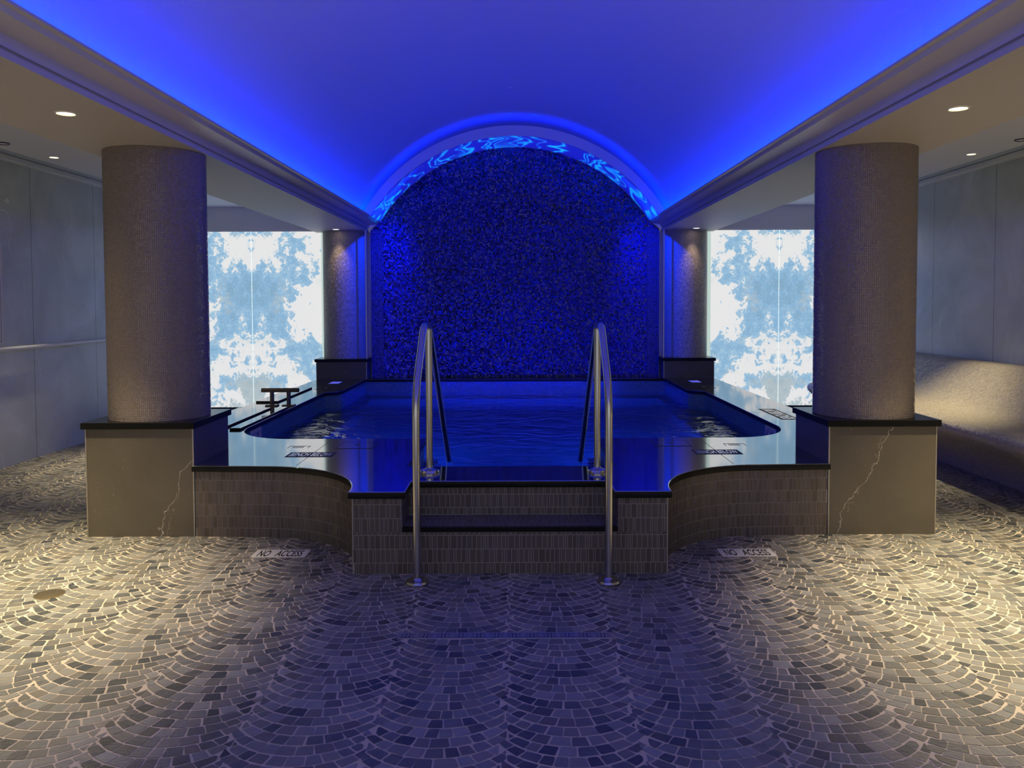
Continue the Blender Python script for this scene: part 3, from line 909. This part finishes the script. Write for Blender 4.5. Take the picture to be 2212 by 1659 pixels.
onyx(SR, SR, WALLX, 'backlit blue-white onyx panel in the right corner, partly behind the near column')
for s, sm in ((-1, SL), (1, SR)):
    o = MB().box(sm - .004, sm + .004, YO + .004, YO + .02, .03, ZT - .012).build('trim_%d' % (8 if s < 0 else 9), MT['seamlight']); struct(o)
    xe = -2.733 if s < 0 else 2.763
    o = MB().box(xe - .018, xe + .018, YO - .02, YO + .03, .0, ZT).build('trim_%d' % (10 if s < 0 else 11), MT['edgeglow']); struct(o)

# ------------------------------------------------------------------ tiled lounge bench on the right
prof = [(4.69, .915), (4.60, .915), (4.545, .90), (4.50, .865), (4.44, .80), (4.36, .71), (4.28, .62), (4.19, .55), (4.08, .515), (3.95, .505), (3.80, .500),
        (3.735, .490), (3.70, .465), (3.69, .43), (3.705, .39), (3.76, .34), (3.84, .285), (3.92, .21), (3.99, .11), (4.03, 0.0)]
def smooth_prof(p, it=2):
    for _ in range(it):
        q = [p[0]]
        for a, b_ in zip(p, p[1:]):
            q += [(a[0] * .75 + b_[0] * .25, a[1] * .75 + b_[1] * .25), (a[0] * .25 + b_[0] * .75, a[1] * .25 + b_[1] * .75)]
        q.append(p[-1]); p = q
    return p
sp_ = smooth_prof(prof, 2)
be = MB().extrude_y([(x - 4.3, z) for x, z in sp_], 0, 7.6, 8, flip=True)
for yy, rev in ((7.6, False), (0, True)):
    cap = [(x - 4.3, yy, z) for x, z in sp_] + [(.39, yy, 0)]
    be.face(list(reversed(cap)) if rev else cap, [(p[0], p[2]) for p in (list(reversed(cap)) if rev else cap)])
bo = be.build('tiled_bench', MT['bench']); sharp_by_angle(bo.data, 50); bo.location = (4.3, 2.6, 0)
tag(bo, 'long curved mosaic-tiled lounge bench along the right wall', 'bench')

# ------------------------------------------------------------------ left wall things
hr = thing('wall_handrail', 'white round handrail running along the left stone wall', 'handrail', (-WALLX, 6, 1.10))
MB().tube([(.07, -4, 0), (.07, 5.3, 0)], .019, 16).build('rail', MT['handrail'], hr, auto=40)
for y in (-2.6, -.9, .8, 2.5, 4.2):
    MB().tube([(0, y, -.03), (.07, y, -.03), (.07, y, -.01)], .007, 8).build('bracket', MT['handrail'], hr)
sg = thing('wall_sign', 'tall white notice board with dark blue border on the left wall', 'sign', (-WALLX, 7.02, 1.605))
MB().box(0, .006, -.45, .44, -.47, .47).build('board', MT['signwhite'], sg, bevel=.001)
bd = MB(); e = .03; L = .004
for (a, b_, c, d) in ((-.45 + e, .44 - e, -.47 + e, -.47 + e + L), (-.45 + e, .44 - e, .47 - e - L, .47 - e), (-.45 + e, -.45 + e + L, -.47 + e, .47 - e), (.44 - e - L, .44 - e, -.47 + e, .47 - e)):
    bd.box(.006, .0066, a, b_, c, d)
bd.build('border', MT['signblue'], sg)
MB().box(.006, .0066, -.41, .402, .37, .435).build('heading_band', MT['signblue'], sg)

# ------------------------------------------------------------------ drains
dr = thing('floor_drain', 'round brass drain cover in the mosaic floor near the left wall', 'drain', (-2.387, 4.147, 0))
MB().lathe(0, 0, [(.073, -.001), (.073, .003), (.067, .0045), (0, .0045)], 40).build('cover', MT['brass'], dr, auto=40)
MB().lathe(0, 0, [(.062, .0045), (.062, .0052), (.058, .0052), (.058, .0045)], 40).build('ring', MT['brass'], dr)
ld = thing('linear_drain', 'long slim drain grate in the floor in front of the steps', 'drain', (-.013, 3.605, 0))
MB().box(-.485, .485, -.034, .034, -.002, .0015).build('grate', MT['trimmetal'], ld, bevel=.0008)
for k in range(12):
    cx_ = -.44 + .08 * k
    sl = MB()
    for dx in (-.008, .008):
        for dy in (-.013, .013): sl.box(cx_ + dx - .0035, cx_ + dx + .0035, dy - .007, dy + .007, .0015, .0019)
    for sx_ in (-1, 1):
        for dy in (-.013, .013): sl.box(*sorted((cx_ + sx_ * .017, cx_ + sx_ * .032)), dy - .002, dy + .002, .0015, .0019)
    sl.build('slot', MT['black'], ld)

# ------------------------------------------------------------------ recessed lamps, detectors and the lighting
def area(name, loc, rot, sx_, sy_, power, color, parent=None, spread=None):
    ld_ = bpy.data.lights.new(name, 'AREA'); ld_.shape = 'RECTANGLE'; ld_.size = sx_; ld_.size_y = sy_
    ld_.energy = power; ld_.color = color
    if spread: ld_.spread = R(spread)
    o = link(bpy.data.objects.new(name, ld_)); o.location = loc; o.rotation_euler = rot
    if parent: o.parent = parent
    return o
def spot(name, loc, aim, power, color, angle=70, blend=.6, radius=.04, parent=None):
    l_ = bpy.data.lights.new(name, 'SPOT'); l_.energy = power; l_.color = color
    l_.spot_size = R(angle); l_.spot_blend = blend; l_.shadow_soft_size = radius
    o = link(bpy.data.objects.new(name, l_)); o.location = loc
    o.rotation_euler = (Vector(aim)).to_track_quat('-Z', 'Y').to_euler()
    if parent: o.parent = parent
    return o
WARM = (1.0, 0.83, 0.47)
def downlight(x, y, z, label, power, r_=.052, lamp=None, angle=78, blend=1.0, color=WARM, lit=True, aim=(0, 0, -1)):
    t = thing('downlight', label, 'downlight', (x, y, z), 0)
    MB().lathe(0, 0, [(r_ * .82, .0), (r_ * .9, -.006), (r_, -.004), (r_ * 1.12, .001)], 32).build('rim', MT['handrail'] if lit else MT['trimmetal'], t, auto=40)
    MB().disc(0, 0, -.001, r_ * .83, 28, up=False).build('lens', (lamp or MT['lamp']) if lit else MT['black'], t)
    if lit and power: spot('lamp', (0, 0, -.02), aim, power, color, angle, blend, r_ * .8, t)
    return t
downlight(-2.34, 4.33, ZS, 'lit round downlight in the soffit before the near left column', 760, aim=(-.26, -.22, -1), angle=92)
downlight(2.36, 4.29, ZS, 'lit round downlight in the soffit before the near right column', 860, aim=(.26, -.22, -1), angle=92)
downlight(-2.42, 11.02, ZS, 'small lit downlight above the far left column', 14, .05, MT['lampfar'], 75, .8, (1, .72, .48))
downlight(2.46, 11.02, ZS, 'small lit downlight above the far right column', 14, .05, MT['lampfar'], 75, .8, (1, .72, .48))
downlight(-4.28, 7.62, ZC, 'small lit downlight in the left side ceiling', 420, .045, None, 64, aim=(.30, 0, -1))
downlight(4.28, 7.62, ZC, 'small lit downlight in the right side ceiling', 420, .045, None, 64, aim=(-.30, 0, -1))
downlight(-3.60, 4.4, ZC, 'lit downlight in the left side ceiling, nearer the room front', 60, .045, None, 120, 1.0)
downlight(4.30, 4.9, ZC, 'lit downlight in the right side ceiling over the bench, nearer the room front', 150, .045, None, 66, 1.0)
for s in (-1, 1):
    t = thing('ceiling_speaker', 'unlit round fitting with dark rim in the %s side ceiling' % ('left' if s < 0 else 'right'), 'speaker', (s * 4.335, 6.95, ZC))
    MB().lathe(0, 0, [(.050, -.002), (.054, -.010), (.060, -.001)], 32).build('rim', MT['bronze'], t, auto=40)
    MB().disc(0, 0, -.004, .050, 28, up=False).build('grille', MT['white'], t)
sp = thing('ceiling_sprinkler', 'tiny flat round sprinkler cover near the top of the blue vault', 'sprinkler', (-.03, 9.35, ZAP - .002))
MB().lathe(0, 0, [(0, -.012), (.042, -.012), (.042, 0.0)], 24).build('cover', MT['vault'], sp, auto=40)

BLUE = (0.0, 0.022, 1.0)
for s in (-1, 1):
    area('cove_light', (s * 2.02, 4.6, ZS + .125), (0, R(180 - s * 18), 0), .04, 13.0, 125, BLUE)
# blue wash : unseen fill spots added under the arch, and lamps inside the basin
for s in (-1, 1):
    spot('arch_fill_spot', (s * 1.2, 10.8, 3.35), (s * 1.05, .36, -1.75), 1200, (0.0, 0.025, 1.0), 64, 1.0, .08)
    area('pool_lamp', (s * 1.35, YI + .44, -.30), (R(90), 0, 0), .5, .18, 30, (0.01, 0.10, 1.0))
area('pool_fill_light', (0, 9.6, ZW + .02), (R(120), 0, 0), 3.2, .25, 44, (0.0, 0.01, 1.0))  # unseen light added above the water to wash the mosaic wall blue
# ripple pattern on the arch underside, projected by an unseen spot added above water
cl = bpy.data.lights.new('ripple_light', 'SPOT'); cl.energy = 520; cl.color = (1.0, 1.0, 1.0); cl.spot_size = R(88); cl.spot_blend = .12; cl.shadow_soft_size = .003
cl.use_nodes = True; nt = cl.node_tree; em = [n for n in nt.nodes if n.type == 'EMISSION'][0]
tc = nt.nodes.new('ShaderNodeTexCoord'); nz = nt.nodes.new('ShaderNodeTexNoise'); nz.inputs['Scale'].default_value = 9; nz.inputs['Detail'].default_value = 1
nt.links.new(tc.outputs['Normal'], nz.inputs['Vector'])
ad = nt.nodes.new('ShaderNodeVectorMath'); ad.operation = 'MULTIPLY_ADD'
nt.links.new(nz.outputs['Color'], ad.inputs[0]); ad.inputs[1].default_value = (.20, .0, .0); nt.links.new(tc.outputs['Normal'], ad.inputs[2])
mpn = nt.nodes.new('ShaderNodeMapping'); mpn.inputs['Scale'].default_value = (1, .03, .35); nt.links.new(ad.outputs[0], mpn.inputs[0])
vo = nt.nodes.new('ShaderNodeTexVoronoi'); vo.feature = 'DISTANCE_TO_EDGE'; vo.inputs['Scale'].default_value = 15
nt.links.new(mpn.outputs[0], vo.inputs['Vector'])
mr = nt.nodes.new('ShaderNodeMapRange'); mr.inputs['From Min'].default_value = 0.0; mr.inputs['From Max'].default_value = .10; mr.inputs['To Min'].default_value = 1.0; mr.inputs['To Max'].default_value = 0.0
nt.links.new(vo.outputs['Distance'], mr.inputs['Value'])
pw = nt.nodes.new('ShaderNodeMath'); pw.operation = 'POWER'; nt.links.new(mr.outputs[0], pw.inputs[0]); pw.inputs[1].default_value = 1.3
bs_ = nt.nodes.new('ShaderNodeMath'); bs_.operation = 'ADD'; nt.links.new(pw.outputs[0], bs_.inputs[0]); bs_.inputs[1].default_value = .45
mc = nt.nodes.new('ShaderNodeMix'); mc.data_type = 'RGBA'; nt.links.new(pw.outputs[0], mc.inputs[0]); mc.inputs[6].default_value = (0, .0, 1, 1); mc.inputs[7].default_value = (0, .42, 1, 1); nt.links.new(mc.outputs[2], em.inputs['Color']); pw = bs_
sx_ = nt.nodes.new('ShaderNodeSeparateXYZ'); nt.links.new(tc.outputs['Normal'], sx_.inputs[0])
ab = nt.nodes.new('ShaderNodeMath'); ab.operation = 'ABSOLUTE'; nt.links.new(sx_.outputs[1], ab.inputs[0])
gm = nt.nodes.new('ShaderNodeMapRange'); gm.inputs['From Min'].default_value = .10; gm.inputs['From Max'].default_value = .14; gm.inputs['To Min'].default_value = 1; gm.inputs['To Max'].default_value = 0
nt.links.new(ab.outputs[0], gm.inputs['Value'])
mu = nt.nodes.new('ShaderNodeMath'); mu.operation = 'MULTIPLY'; nt.links.new(pw.outputs[0], mu.inputs[0]); nt.links.new(gm.outputs[0], mu.inputs[1])
nt.links.new(mu.outputs[0], em.inputs['Strength'])
o = link(bpy.data.objects.new('ripple_light', cl)); o.location = (0, 11.06, ZW + .3); o.rotation_euler = (R(180), 0, 0)

# open behind the camera; even world light added as fill for the room
w = bpy.data.worlds.new('ambient_fill'); sc.world = w; w.use_nodes = True
bg = w.node_tree.nodes['Background']; bg.inputs[0].default_value = (0.31, 0.315, 0.32, 1); bg.inputs[1].default_value = 1.85

vs_ = sc.view_settings
sc.display_settings.display_device = 'sRGB'
vs_.view_transform = 'Standard'; vs_.look = 'None'; vs_.gamma = 1; vs_.use_curve_mapping = False
vs_.exposure = 0.0
sc.cycles.use_denoising = True
sc.cycles.max_bounces = 10; sc.cycles.diffuse_bounces = 4; sc.cycles.glossy_bounces = 5; sc.cycles.transmission_bounces = 8
sc.cycles.caustics_reflective = False; sc.cycles.caustics_refractive = False
sc.cycles.sample_clamp_indirect = 6
